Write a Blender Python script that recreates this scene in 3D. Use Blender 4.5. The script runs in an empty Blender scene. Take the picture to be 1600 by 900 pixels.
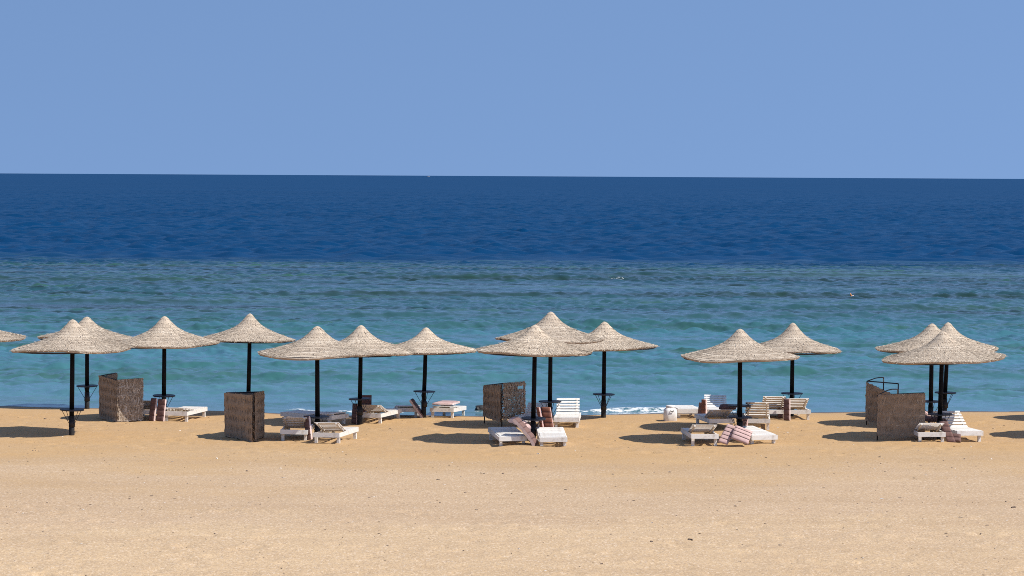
import bpy, math, random
import numpy as np
from mathutils import Matrix, Vector

scene = bpy.context.scene
C = scene.collection

# ------------------------------------------------------------------ camera
cam_data = bpy.data.cameras.new('camera')
cam_data.sensor_width = 36.0
cam_data.lens = 89.2
cam_data.clip_start = 0.5
cam_data.clip_end = 40000.0
cam = bpy.data.objects.new('camera', cam_data)
_r = [(0.9999854, 0.0002405, 0.0053946), (-0.0054, 0.0445453, 0.9989928), (-0.0, -0.9990073, 0.0445459)]
cam.matrix_world = Matrix(((_r[0][0], _r[1][0], _r[2][0], 0.0),
                           (_r[0][1], _r[1][1], _r[2][1], 0.0),
                           (_r[0][2], _r[1][2], _r[2][2], 6.8),
                           (0, 0, 0, 1)))
C.objects.link(cam)
scene.camera = cam

# ------------------------------------------------------------------ sky, sun, exposure
SUN_EL = math.radians(53)
SUN_AZ = math.radians(111)          # clockwise from +Y: from the right, a little behind the viewer
world = bpy.data.worlds.new('World')
scene.world = world
world.use_nodes = True
nt = world.node_tree
nt.nodes.clear()
w_out = nt.nodes.new('ShaderNodeOutputWorld')
w_bg = nt.nodes.new('ShaderNodeBackground')
w_sky = nt.nodes.new('ShaderNodeTexSky')
w_sky.sky_type = 'NISHITA'
w_sky.sun_disc = False
w_sky.sun_elevation = SUN_EL
w_sky.sun_rotation = SUN_AZ
w_sky.air_density = 1.0
w_sky.dust_density = 0.3
w_sky.ozone_density = 3.0
w_bg.inputs['Strength'].default_value = 0.136
w_tc = nt.nodes.new('ShaderNodeTexCoord')
w_add = nt.nodes.new('ShaderNodeVectorMath'); w_add.operation = 'ADD'
w_add.inputs[1].default_value = (0, 0, 0.50)     # clear dry air: little pale band above the horizon
w_nrm = nt.nodes.new('ShaderNodeVectorMath'); w_nrm.operation = 'NORMALIZE'
nt.links.new(w_tc.outputs['Generated'], w_add.inputs[0])
nt.links.new(w_add.outputs[0], w_nrm.inputs[0])
nt.links.new(w_nrm.outputs[0], w_sky.inputs[0])
nt.links.new(w_sky.outputs[0], w_bg.inputs['Color'])
nt.links.new(w_bg.outputs[0], w_out.inputs['Surface'])

sun_data = bpy.data.lights.new('sun', 'SUN')
sun_data.energy = 4.2
sun_data.angle = math.radians(0.53)
sun_data.color = (1.0, 0.955, 0.88)
sun = bpy.data.objects.new('sun', sun_data)
_to_sun = Vector((math.cos(SUN_EL) * math.sin(SUN_AZ), math.cos(SUN_EL) * math.cos(SUN_AZ), math.sin(SUN_EL)))
sun.rotation_euler = _to_sun.to_track_quat('Z', 'Y').to_euler()
sun.location = (30, 20, 40)
C.objects.link(sun)

vs = scene.view_settings
vs.view_transform = 'Standard'
vs.look = 'None'
vs.exposure = 0.45
vs.gamma = 1.0
vs.use_curve_mapping = False

scene.cycles.use_denoising = False
scene.cycles.pixel_filter_type = 'BLACKMAN_HARRIS'
scene.cycles.filter_width = 0.95
rng = random.Random(7)

# ------------------------------------------------------------------ helpers: noise, meshes, tagging
def _hash(ix, iy, seed):
    n = (ix.astype(np.int64) * 374761393 + iy.astype(np.int64) * 668265263 + seed * 974634777) & 0xFFFFFFFF
    n = ((n ^ (n >> 13)) * 1274126177) & 0xFFFFFFFF
    n = n ^ (n >> 16)
    return (n & 0xFFFF) / 65535.0

def vnoise(x, y, seed=0):
    x = np.asarray(x, float); y = np.asarray(y, float)
    ix = np.floor(x); iy = np.floor(y)
    fx = x - ix; fy = y - iy
    fx = fx * fx * (3 - 2 * fx); fy = fy * fy * (3 - 2 * fy)
    a = _hash(ix, iy, seed); b = _hash(ix + 1, iy, seed)
    c = _hash(ix, iy + 1, seed); d = _hash(ix + 1, iy + 1, seed)
    return (a * (1 - fx) + b * fx) * (1 - fy) + (c * (1 - fx) + d * fx) * fy - 0.5

def fbm(x, y, octaves=4, seed=0):
    s = np.zeros_like(np.asarray(x, float)); a = 1.0
    for o in range(octaves):
        s += a * vnoise(x * 2 ** o + 17.3 * o, y * 2 ** o - 9.1 * o, seed + o)
        a *= 0.5
    return s

def mesh_np(name, verts, faces, smooth=False):
    me = bpy.data.meshes.new(name)
    verts = np.asarray(verts, np.float32)
    faces = np.asarray(faces, np.int32)
    n, k = faces.shape
    me.vertices.add(len(verts)); me.vertices.foreach_set('co', verts.ravel())
    me.loops.add(n * k); me.loops.foreach_set('vertex_index', faces.ravel())
    me.polygons.add(n)
    me.polygons.foreach_set('loop_start', np.arange(0, n * k, k, dtype=np.int32))
    me.polygons.foreach_set('use_smooth', np.full(n, smooth, dtype=bool))
    me.update(calc_edges=True)
    return me

def float_attr(me, name, vals):
    a = me.attributes.new(name, 'FLOAT', 'POINT')
    a.data.foreach_set('value', np.asarray(vals, np.float32))

class MB:
    """collects shapes, then builds ONE mesh object"""
    def __init__(s):
        s.v = []; s.f = []; s.m = []; s.sm = []
    def add(s, verts, faces, mat=0, smooth=False):
        o = len(s.v)
        s.v += [tuple(p) for p in verts]
        for f in faces:
            s.f.append([i + o for i in f]); s.m.append(mat); s.sm.append(smooth)
    def box(s, c, size, M=None, mat=0):
        hx, hy, hz = (a / 2 for a in size)
        P = [Vector((x * hx, y * hy, z * hz)) for z in (-1, 1) for y in (-1, 1) for x in (-1, 1)]
        if M is not None: P = [M @ p for p in P]
        c = Vector(c)
        s.add([p + c for p in P], [(0, 2, 3, 1), (4, 5, 7, 6), (0, 1, 5, 4), (2, 6, 7, 3), (0, 4, 6, 2), (1, 3, 7, 5)], mat)
    def tube(s, pts, rad, n=8, mat=0, cap=True):
        pts = [Vector(p) for p in pts]
        if not hasattr(rad, '__len__'): rad = [rad] * len(pts)
        vs_, fs = [], []
        for i, p in enumerate(pts):
            t = (pts[min(i + 1, len(pts) - 1)] - pts[max(i - 1, 0)]).normalized()
            a = Vector((1, 0, 0)) if abs(t.x) < 0.8 else Vector((0, 1, 0))
            u = t.cross(a).normalized(); w = t.cross(u)
            for k in range(n):
                an = 2 * math.pi * k / n
                vs_.append(p + (u * math.cos(an) + w * math.sin(an)) * rad[i])
        for i in range(len(pts) - 1):
            for k in range(n):
                k2 = (k + 1) % n
                fs.append((i * n + k, i * n + k2, (i + 1) * n + k2, (i + 1) * n + k))
        if cap:
            fs.append(tuple(range(n))); fs.append(tuple(range((len(pts) - 1) * n, len(pts) * n)))
        s.add(vs_, fs, mat, True)
    def mesh(s, name, mats):
        me = bpy.data.meshes.new(name)
        me.from_pydata(s.v, [], s.f)
        me.polygons.foreach_set('material_index', s.m)
        me.polygons.foreach_set('use_smooth', s.sm)
        for m in mats: me.materials.append(m)
        me.update()
        # consistent outward normals
        import bmesh
        bm = bmesh.new(); bm.from_mesh(me); bmesh.ops.recalc_face_normals(bm, faces=bm.faces); bm.to_mesh(me); bm.free()
        return me

def link(name, me, parent=None, loc=(0, 0, 0), rot=(0, 0, 0)):
    o = bpy.data.objects.new(name, me)
    C.objects.link(o)
    o.location = loc; o.rotation_euler = rot
    if parent is not None: o.parent = parent
    return o

def tag(o, label, cat, group=None, kind=None):
    o['label'] = label; o['category'] = cat
    if group: o['group'] = group
    if kind: o['kind'] = kind
    return o

def thing(name, label, cat, loc, rotz=0.0, group=None):
    o = link(name, None, None, loc, (0, 0, rotz))
    o.empty_display_size = 0.2
    return tag(o, label, cat, group)

# ------------------------------------------------------------------ materials
def mat(name):
    m = bpy.data.materials.new(name); m.use_nodes = True
    t = m.node_tree
    return m, t, t.nodes['Principled BSDF']

def N(t, kind, **kw):
    n = t.nodes.new(kind)
    for k, v in kw.items():
        if k in n.inputs: n.inputs[k].default_value = v
        else: setattr(n, k, v)
    return n

def ramp(t, stops, interp='LINEAR'):
    r = t.nodes.new('ShaderNodeValToRGB'); r.color_ramp.interpolation = interp
    e = r.color_ramp.elements
    while len(e) > 1: e.remove(e[-1])
    e[0].position = stops[0][0]; e[0].color = (*stops[0][1], 1)
    for p, c in stops[1:]:
        x = e.new(p); x.color = (*c, 1)
    return r

def mixc(t, fac, a, b, mode='MIX'):
    n = t.nodes.new('ShaderNodeMix'); n.data_type = 'RGBA'; n.blend_type = mode
    for sock, v in ((n.inputs[0], fac), (n.inputs[6], a), (n.inputs[7], b)):
        if hasattr(v, 'links'): t.links.new(v, sock)
        elif hasattr(v, '__len__'): sock.default_value = (*v, 1)
        else: sock.default_value = v
    return n.outputs[2]

def math_n(t, op, a, b=None, clamp=False):
    n = t.nodes.new('ShaderNodeMath'); n.operation = op; n.use_clamp = clamp
    for i, v in enumerate((a, b)):
        if v is None: continue
        if hasattr(v, 'links'): t.links.new(v, n.inputs[i])
        else: n.inputs[i].default_value = v
    return n.outputs[0]

def maprange(t, v, a, b, c=0.0, d=1.0, smooth=False):
    n = t.nodes.new('ShaderNodeMapRange')
    if smooth: n.interpolation_type = 'SMOOTHSTEP'
    t.links.new(v, n.inputs[0])
    for i, x in enumerate((a, b, c, d)): n.inputs[i + 1].default_value = x
    return n.outputs[0]

def noise(t, vec, scale, detail=3.0, rough=0.55, stretch=None):
    if stretch:
        mp = t.nodes.new('ShaderNodeMapping'); mp.inputs['Scale'].default_value = stretch
        t.links.new(vec, mp.inputs[0]); vec = mp.outputs[0]
    n = N(t, 'ShaderNodeTexNoise', Scale=scale, Detail=detail, Roughness=rough)
    t.links.new(vec, n.inputs['Vector'])
    return n.outputs[0]

def bump(t, h, strength, dist, bsdf):
    b = N(t, 'ShaderNodeBump', Strength=strength, Distance=dist)
    t.links.new(h, b.inputs['Height'])
    t.links.new(b.outputs[0], bsdf.inputs['Normal'])
    return b

def coords(t, out='Object'):
    return t.nodes.new('ShaderNodeTexCoord').outputs[out]

# sand
M_SAND, t, b = mat('sand')
co = coords(t)
sep = t.nodes.new('ShaderNodeSeparateXYZ'); t.links.new(co, sep.inputs[0])
big = noise(t, co, 0.16, 4, 0.6, (1, 1.6, 1))
ysh = math_n(t, 'ADD', sep.outputs[1], maprange(t, big, 0.3, 0.7, -4.5, 4.5))
yf = maprange(t, ysh, 36, 76)
base = ramp(t, [(0.0, (0.539, 0.382, 0.220)), (0.24, (0.501, 0.355, 0.207)), (0.34, (0.464, 0.327, 0.199)), (0.46, (0.454, 0.317, 0.187)),
                (0.56, (0.435, 0.286, 0.143)), (0.72, (0.430, 0.267, 0.118)), (1.0, (0.440, 0.276, 0.124))])
t.links.new(yf, base.inputs[0])
mid = noise(t, co, 1.3, 4, 0.6, (0.7, 1.5, 1))
band = noise(t, co, 0.42, 4, 0.6, (0.16, 1.0, 1))
c0 = mixc(t, maprange(t, band, 0.45, 0.65, 0.0, 0.38), base.outputs[0], (0.36, 0.24, 0.135))
c1 = mixc(t, maprange(t, mid, 0.35, 0.7, 0.0, 0.35), c0, (0.37, 0.245, 0.14))
grain = noise(t, co, 26, 3, 0.75, (1, 0.38, 1))
gran = maprange(t, ysh, 52, 62, 1.0, 0.35)
c2 = mixc(t, math_n(t, 'MULTIPLY', gran, maprange(t, grain, 0.46, 0.70, 0, 0.75)), c1, (0.27, 0.185, 0.12))
grain2 = noise(t, co, 22, 3, 0.75, (1, 0.38, 1.3))
c3 = mixc(t, math_n(t, 'MULTIPLY', gran, maprange(t, grain2, 0.52, 0.72, 0, 0.6)), c2, (0.70, 0.57, 0.44))
vor = N(t, 'ShaderNodeTexVoronoi', Scale=4.5); t.links.new(co, vor.inputs['Vector'])
c4 = mixc(t, maprange(t, vor.outputs['Distance'], 0.05, 0.09, 0.55, 0.0), c3, (0.16, 0.10, 0.07))
wet = t.nodes.new('ShaderNodeAttribute'); wet.attribute_name = 'wet'
c5 = mixc(t, wet.outputs['Fac'], c4, (0.075, 0.055, 0.042))
t.links.new(c5, b.inputs['Base Color'])
t.links.new(maprange(t, wet.outputs['Fac'], 0, 1, 0.95, 0.42), b.inputs['Roughness'])
hs = math_n(t, 'ADD', noise(t, co, 9, 4, 0.6), math_n(t, 'MULTIPLY', noise(t, co, 45, 2, 0.6), 0.35))
bump(t, hs, 0.55, 0.03, b)
b.inputs['Specular IOR Level'].default_value = 0.25

# sea
M_SEA, t, b = mat('sea_water')
co = coords(t)
sep = t.nodes.new('ShaderNodeSeparateXYZ'); t.links.new(co, sep.inputs[0])
wob = noise(t, co, 0.05, 4, 0.6, (0.35, 1, 1))
yy = math_n(t, 'ADD', sep.outputs[1], maprange(t, wob, 0.3, 0.7, -7, 7))
near = ramp(t, [(0.0, (0.080, 0.120, 0.12)), (0.05, (0.066, 0.165, 0.200)), (0.14, (0.052, 0.155, 0.195)), (0.26, (0.038, 0.126, 0.156)),
                (0.42, (0.024, 0.080, 0.098)), (0.62, (0.018, 0.060, 0.082)), (0.82, (0.010, 0.048, 0.080)), (1.0, (0.003, 0.036, 0.086))])
t.links.new(maprange(t, yy, 72, 222), near.inputs[0])
pat = noise(t, co, 0.24, 5, 0.66, (0.12, 1.0, 1))
green = mixc(t, maprange(t, pat, 0.50, 0.62, 0, 0.8), near.outputs[0], (0.030, 0.088, 0.060))
pat2 = noise(t, co, 0.26, 5, 0.64, (0.075, 1.0, 3.7))
dark = mixc(t, math_n(t, 'MULTIPLY', maprange(t, pat2, 0.52, 0.60, 0, 0.9), maprange(t, sep.outputs[1], 88, 120)), green, (0.012, 0.030, 0.028))
swf = t.nodes.new('ShaderNodeAttribute'); swf.attribute_name = 'swell_shade'  # mask for the darker tone painted on swell fronts
swfn = noise(t, co, 0.5, 4, 0.65, (0.3, 1, 1))
dark = mixc(t, math_n(t, 'MULTIPLY', swf.outputs['Fac'], maprange(t, swfn, 0.3, 0.6, 0.25, 0.95)), dark, mixc(t, maprange(t, sep.outputs[1], 95, 140), (0.034, 0.115, 0.112), (0.016, 0.042, 0.032)))
deepn = noise(t, co, 0.02, 3, 0.5, (0.25, 1, 1))
deepc = mixc(t, deepn, (0.0008, 0.028, 0.085), (0.0015, 0.038, 0.110))
edge = math_n(t, 'ADD', sep.outputs[1], maprange(t, noise(t, co, 0.10, 5, 0.75, (0.25, 1, 1)), 0.3, 0.7, -13, 13))
deepm = maprange(t, edge, 188, 222, 0, 1, True)
body = mixc(t, deepm, dark, deepc)
gst = noise(t, co, 0.16, 9, 0.78, (0.28, 1, 1))          # gusts ruffle the open water unevenly
dspec = maprange(t, gst, 0.36, 0.64, 0.015, 0.12)
spmix = t.nodes.new('ShaderNodeMix'); t.links.new(deepm, spmix.inputs[0]); t.links.new(maprange(t, sep.outputs[1], 105, 205, 0.5, 0.13), spmix.inputs[2]); t.links.new(dspec, spmix.inputs[3])
t.links.new(spmix.outputs[0], b.inputs['Specular IOR Level'])
foam = t.nodes.new('ShaderNodeAttribute'); foam.attribute_name = 'foam'
fn = noise(t, co, 5.5, 5, 0.75, (0.6, 1.2, 1))
fm = maprange(t, math_n(t, 'MULTIPLY', foam.outputs['Fac'], maprange(t, fn, 0.36, 0.64, 0.0, 2.0)), 0.48, 0.72)
col = mixc(t, fm, body, (0.66, 0.68, 0.69))
t.links.new(col, b.inputs['Base Color'])
b.inputs['IOR'].default_value = 1.333
rgh = math_n(t, 'ADD', maprange(t, sep.outputs[1], 90, 1500, 0.08, 0.18), math_n(t, 'MULTIPLY', deepm, 0.28))
t.links.new(math_n(t, 'MAXIMUM', rgh, math_n(t, 'MULTIPLY', fm, 0.8)), b.inputs['Roughness'])
h1 = noise(t, co, 1.6, 3, 0.6, (0.6, 1.5, 1))
h2 = noise(t, co, 5.0, 2, 0.6, (0.7, 1.4, 1))
h3 = noise(t, co, 11.0, 2, 0.6, (0.7, 1.3, 1))
hh_ = math_n(t, 'ADD', math_n(t, 'ADD', math_n(t, 'MULTIPLY', h1, 0.6), math_n(t, 'MULTIPLY', h2, 0.55)), math_n(t, 'MULTIPLY', h3, 0.22))
bump(t, hh_, 0.20, 0.12, b)

# thatch
def straw(name, cols, bumpy=True):
    m, t, b = mat(name)
    g = t.nodes.new('ShaderNodeNewGeometry')
    r = ramp(t, cols)
    t.links.new(g.outputs['Random Per Island'], r.inputs[0])
    co = coords(t)
    oi = t.nodes.new('ShaderNodeObjectInfo')
    n1 = noise(t, co, 5.5, 4, 0.65)
    c = mixc(t, maprange(t, n1, 0.4, 0.75, 0, 0.4), r.outputs[0], tuple(x * 0.55 for x in cols[1][1]))
    c = mixc(t, maprange(t, oi.outputs['Random'], 0, 1, 0, 0.38), c, (0.33, 0.27, 0.215))
    t.links.new(c, b.inputs['Base Color'])
    b.inputs['Roughness'].default_value = 0.9
    b.inputs['Specular IOR Level'].default_value = 0.15
    bump(t, noise(t, co, 38, 3, 0.6), 0.5, 0.02, b)
    return m
M_THATCH = straw('palm_thatch', [(0, (0.42, 0.335, 0.25)), (0.35, (0.52, 0.42, 0.315)), (0.75, (0.60, 0.495, 0.375)), (1, (0.69, 0.59, 0.465))])
M_MAT = straw('reed_mat', [(0, (0.32, 0.225, 0.145)), (0.5, (0.37, 0.26, 0.17)), (0.95, (0.42, 0.30, 0.20)), (1, (0.68, 0.56, 0.42))])
M_PALEMAT = straw('frayed_reed_mat', [(0, (0.22, 0.16, 0.115)), (0.4, (0.34, 0.265, 0.195)), (0.75, (0.52, 0.43, 0.34)), (1, (0.78, 0.70, 0.60))])

def plain(name, a, bcol, scale, rough, lo=0.45, hi=0.7, bs=0.0, metal=0.0, obj_rand=None):
    m, t, b = mat(name)
    co = coords(t)
    c = mixc(t, maprange(t, noise(t, co, scale, 4, 0.65), lo, hi), a, bcol)
    if obj_rand:
        oi = t.nodes.new('ShaderNodeObjectInfo')
        c = mixc(t, maprange(t, oi.outputs['Random'], 0, 1, 0, obj_rand[1]), c, obj_rand[0])
    t.links.new(c, b.inputs['Base Color'])
    b.inputs['Roughness'].default_value = rough
    b.inputs['Metallic'].default_value = metal
    if bs: bump(t, noise(t, co, scale * 4, 3), bs, 0.01, b)
    return m
M_POLE = plain('black_painted_pole', (0.0035, 0.004, 0.0055), (0.008, 0.007, 0.007), 5, 0.6)
M_POLE.node_tree.nodes['Principled BSDF'].inputs['Specular IOR Level'].default_value = 0.15
M_SLEEVE = plain('scuffed_pole_foot', (0.010, 0.010, 0.011), (0.04, 0.034, 0.03), 9, 0.8)
M_TABLE = plain('dark_table_board', (0.010, 0.013, 0.020), (0.02, 0.021, 0.026), 7, 0.5)
M_IRON = plain('dark_iron', (0.012, 0.012, 0.013), (0.04, 0.026, 0.018), 8, 0.65)
M_WHITE = plain('weathered_white_paint', (0.76, 0.735, 0.69), (0.48, 0.42, 0.35), 7, 0.65, 0.52, 0.76, 0.25, obj_rand=((0.60, 0.55, 0.48), 0.4))
M_WHITE_SHADE = plain('shaded_white_paint', (0.66, 0.60, 0.53), (0.42, 0.36, 0.30), 6, 0.8, 0.45, 0.72, 0.3, obj_rand=((0.66, 0.62, 0.56), 0.6))  # greyer weathered white for backrests in shade, shade put into the colour
M_BROWN = plain('brown_mattress_cloth', (0.16, 0.085, 0.072), (0.105, 0.056, 0.05), 6, 0.9, obj_rand=((0.20, 0.12, 0.10), 0.4))
M_RUST = plain('red_brown_mattress_cloth', (0.21, 0.082, 0.05), (0.13, 0.05, 0.036), 6, 0.9)
M_MAUVE = plain('faded_pink_mattress_cloth', (0.52, 0.35, 0.32), (0.42, 0.27, 0.25), 5, 0.9)
M_PINK = plain('pale_pink_mattress_edge', (0.68, 0.54, 0.50), (0.54, 0.39, 0.36), 9, 0.9)
M_SEAM = plain('dark_mattress_seam', (0.11, 0.06, 0.055), (0.08, 0.045, 0.04), 9, 0.9)
M_CAN = plain('white_plastic', (0.80, 0.78, 0.75), (0.66, 0.62, 0.57), 5, 0.45)
M_ROCK = plain('dark_wet_rock', (0.018, 0.015, 0.013), (0.05, 0.04, 0.03), 9, 0.5, bs=0.6)
M_ORANGE = plain('orange_float', (0.62, 0.26, 0.08), (0.5, 0.2, 0.07), 9, 0.5)
M_HULL = plain('grey_hull', (0.16, 0.18, 0.22), (0.12, 0.14, 0.18), 1, 0.6)

# ------------------------------------------------------------------ the beach
# <ground>
SEA = -0.27
def shore_line(x):
    xs = np.array([-400, -60, -15.3, -12.3, -9.2, -7.3, -5.4, -3.4, -0.8, 2.7, 4.2, 8.8, 11.5, 15.3, 60, 400.0])
    ys = np.array([76.0, 77, 76.5, 76.0, 75.5, 74.9, 74.0, 74.4, 74.1, 74.8, 75.3, 75.8, 76.4, 76.6, 77, 76.0])
    return np.interp(x, xs, ys)
def beach_height(x, y):
    u = shore_line(x) - y                     # metres landward of the waterline
    z = np.interp(u, [-400, -60, -8, 0, 2, 11, 40, 120], [-6, -3.0, -0.55, 0, 0.10, 0.27, 0.70, 1.2])
    return SEA + z
# </ground>

# mounds of sand drifted under and around things: x, y, radius x, radius y, height
MOUNDS = [(*(-4.68, 64.52), 0.42, 0.35, 0.13), (*(1.09, 64.05), 0.4, 0.3, 0.12), (*(-3.97, 70.99), 0.4, 0.3, 0.13),
          (*(1.53, 69.51), 0.4, 0.3, 0.12), (*(-9.4, 71.01), 0.4, 0.3, 0.13), (*(0.34, 63.67), 0.5, 0.35, 0.07),
          (*(-4.2, 64.15), 0.8, 0.4, 0.06), (*(6.28, 64.17), 0.7, 0.4, 0.05), (*(10.5, 64.67), 0.9, 0.4, 0.05)]
def sand_height(x, y):
    z = beach_height(x, y)
    u = shore_line(x) - y
    dry = np.clip(u / 3.0, 0, 1)
    foot = np.exp(-((u - 8) / 6.0) ** 2)                       # trodden ground between the umbrellas
    z = z + dry * (0.05 * fbm(x / 5.0, y / 4.0, 3, 11) + 0.012 * fbm(x / 0.7, y / 0.7, 3, 23))
    z = z + dry * foot * 0.035 * np.maximum(0, fbm(x / 0.45, y / 0.45, 2, 31) - 0.12)
    z = z + dry * 0.02 * np.abs(fbm(x / 2.6, y / 1.3, 3, 41)) * np.clip((54 - y) / 8, 0, 1)
    for mx, my, rx, ry, h in MOUNDS:
        z = z + h * np.exp(-((x - mx) / rx) ** 2 - ((y - my) / ry) ** 2)
    return z

def ground(x, y):
    return float(sand_height(np.array([x]), np.array([y]))[0])

def axis(parts):
    out = []
    for a, b_, step in parts:
        out += list(np.arange(a, b_, step))
    out.append(parts[-1][1])
    return np.array(out)

def grid_faces(nr, nc):
    i = np.arange(nr - 1)[:, None] * nc + np.arange(nc - 1)[None, :]
    return np.stack([i, i + 1, i + nc + 1, i + nc], -1).reshape(-1, 4)

xs = axis([(-400, -60, 20), (-60, -22, 2.0), (-22, 22, 0.11), (22, 60, 2.0), (60, 400, 20)])
ys = axis([(-80, 20, 5), (20, 34, 0.6), (34, 80, 0.10), (80, 140, 4.0)])
X, Y = np.meshgrid(xs, ys)
X = X.ravel(); Y = Y.ravel()
Z = sand_height(X, Y)
# scuffs and footprints
dr = np.random.RandomState(21)
ZG = Z.reshape(len(ys), len(xs)); ix0 = np.searchsorted(xs, -22); 
for k in range(900):
    far = k % 2 == 0
    fy = dr.uniform(61, 71.5) if far else 38 + 12 * dr.rand() ** 1.3
    fx = dr.uniform(-1, 1) * (0.21 * fy + 1)
    rx, ry = dr.uniform(0.09, 0.20), dr.uniform(0.13, 0.30)
    dep = dr.uniform(0.008, 0.026) * (1.2 if far else 1.0)
    i0, i1 = np.searchsorted(xs, (fx - 0.7, fx + 0.7)); j0, j1 = np.searchsorted(ys, (fy - 0.9, fy + 0.9))
    q = ((xs[None, i0:i1] - fx) / rx) ** 2 + ((ys[j0:j1, None] - fy) / ry) ** 2
    ZG[j0:j1, i0:i1] += dep * (0.5 * np.exp(-(np.sqrt(q) - 1.7) ** 2 * 3) - np.exp(-q))
Z = ZG.ravel()
me = mesh_np('beach_sand', np.stack([X, Y, Z], 1), grid_faces(len(ys), len(xs)), True)
u = shore_line(X) - Y
wetw = 0.62 + 0.6 * fbm(X / 1.2, Y / 3.0, 3, 5)
float_attr(me, 'wet', np.clip(1.15 - u / np.maximum(wetw, 0.2), 0, 1))
me.materials.append(M_SAND)
beach = link('beach', me); beach['kind'] = 'structure'

# ------------------------------------------------------------------ the sea
def sea_patch(y0, y1, step, ncol, seed):
    """one grid of sea surface between two distances: vertices, faces, foam, reef"""
    rows = [y0]
    while rows[-1] < y1 - 1e-6:
        rows.append(min(rows[-1] + step(rows[-1]), y1))
    ys = np.array(rows)
    cu = np.concatenate([[-14, -7, -4, -2.5, -1.8, -1.4, -1.2, -1.08], np.linspace(-1, 1, ncol), [1.08, 1.2, 1.4, 1.8, 2.5, 4, 7, 14]])
    half = 0.208 * ys + 3.5
    X = cu[None, :] * half[:, None]
    Y = np.repeat(ys[:, None], len(cu), 1)
    dyr = np.gradient(ys)[:, None]
    dxr = (2 * half / ncol)[:, None]
    depthf = np.clip((Y - shore_line(X)) / 5.0, 0, 1)
    inner = np.clip(1.25 - np.abs(cu), 0, 1)[None, :]; inner = np.minimum(inner * 4, 1)
    wr = np.random.RandomState(3)
    def wave_set(n, l0, l1, a0, p, spread):
        out = np.zeros_like(X)
        for k in range(n):
            lam = l0 * (l1 / l0) ** (k / (n - 1.0)) * wr.uniform(0.92, 1.08)
            th = wr.normal(0, spread) + (0.3 if k % 2 else -0.3)
            kx, ky = math.sin(th) * 2 * math.pi / lam, math.cos(th) * 2 * math.pi / lam
            fade = np.clip((lam - 1.9 * np.maximum(dyr * abs(math.cos(th)), dxr * abs(math.sin(th)))) / lam * 1.6, 0, 1)
            if fade.max() <= 0: continue
            s_ = np.sin(kx * X + ky * Y + wr.uniform(0, 6.28))
            out += a0 * lam ** p * fade * (s_ + 0.25 * (s_ * s_ - 0.5))
        return out
    gust = 0.75 + 0.9 * (fbm(X / 22.0, Y / 9.0, 3, 71) + 0.2)
    chop = wave_set(68, 0.26, 2.2, 0.0080, 0.9, 0.8) if y0 < 200 else wave_set(40, 1.1, 3.2, 0.0080, 0.9, 0.8)
    wr = np.random.RandomState(8)
    openw = wave_set(40, 3.2, 5.6, 0.0066, 1.0, 0.85)
    dm = np.clip((Y - 203) / 14, 0, 1)
    calm = np.clip((214 - Y) / 10, 0, 1) if y0 < 200 else np.clip((Y - 217) / 10, 0, 1)     # the two grids meet in smooth water
    Z = (chop * calm * np.clip(gust, 0.35, 1.6) * (0.12 + 0.88 * depthf) + openw * dm) * inner
    # swells over the reef: distance, height, x centre, half length
    foam = np.zeros_like(X); swell_shade = np.zeros_like(X)
    for k, (yc, hh, xc, xl) in enumerate([(181, 0.34, 14, 22), (172, 0.46, 3, 13), (166, 0.28, -26, 14), (148, 0.40, -6, 12), (150, 0.30, 22, 14), (139, 0.30, -20, 10), (137, 0.34, 17, 11),
                                          (128, 0.34, 13, 14), (127, 0.30, -10, 10), (117, 0.34, 2, 14), (115, 0.30, -17, 9), (106, 0.32, 12, 12), (103, 0.30, -10, 11), (96, 0.24, 5, 9), (93, 0.24, -14, 8), (90, 0.24, 14, 8), (87, 0.22, -4, 12),
                                          (82.5, 0.12, 4, 14)]):
        cl = yc + 2.0 * fbm(X / 19.0 + k * 3.1, X * 0 + k, 3, 90 + k)
        e = np.exp(-np.abs((X - xc) / xl) ** 3) * np.clip(0.8 + 0.7 * fbm(X / 11.0 + k, X * 0 + 7.7 * k, 2, 130 + k), 0.2, 1.3)
        d = Y - cl
        Z += hh * e * 0.70 * np.where(d < 0, np.exp(-(d / 0.9) ** 2), np.exp(-(d / 2.8) ** 2)) * inner
        swell_shade += np.clip(e * 1.3, 0, 1) * np.exp(-((d + 0.6) / 1.1) ** 2)  # shading of the swell's shoreward face, painted into the water colour
        if k == 1:
            foam += 0.37 * np.exp(-((X - 7.2) / 1.3) ** 2) * np.exp(-((d + 0.5) / 0.7) ** 2)
        if k == 9:
            foam += 0.28 * np.exp(-((X + 3.9) / 1.0) ** 2) * np.exp(-((d + 0.4) / 0.9) ** 2)
    # the little shore break
    sh = shore_line(X)
    brk = sh + 1.0 + 0.5 * fbm(X / 2.3, X * 0 + 2.2, 3, 55)
    d = Y - brk
    lat = np.clip(np.interp(X, [-16, -8.2, -6.8, -5, -3, 0, 2.2, 3.0, 4.6, 6.4, 7.6, 16], [0.1, 0.12, 0.42, 0.45, 0.35, 0.4, 0.6, 1.0, 1.0, 0.85, 0.3, 0.2]) + 0.5 * fbm(X / 0.9, X * 0 + 1, 2, 66), 0, 1.2)
    Z += 0.10 * lat * np.where(d < 0, np.exp(-(d / 0.28) ** 2), np.exp(-(d / 1.3) ** 2)) * inner
    foam += 0.95 * lat * np.exp(-((d + 0.05) / 0.30) ** 2)
    wash = np.interp(X, [-8, -7, -2, 2.4, 3.0, 6.2, 7.0, 8], [0, 0.15, 0.15, 0.3, 0.75, 0.75, 0.3, 0])
    foam += wash * np.exp(-((Y - sh - 0.25) / 0.5) ** 2)
    swell_shade[:] = np.clip(swell_shade, 0, 1)
    return np.stack([X.ravel(), Y.ravel(), Z.ravel() + SEA], 1), grid_faces(len(ys), len(cu)), np.clip(foam, 0, 0.6).ravel(), swell_shade.ravel()

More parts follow.
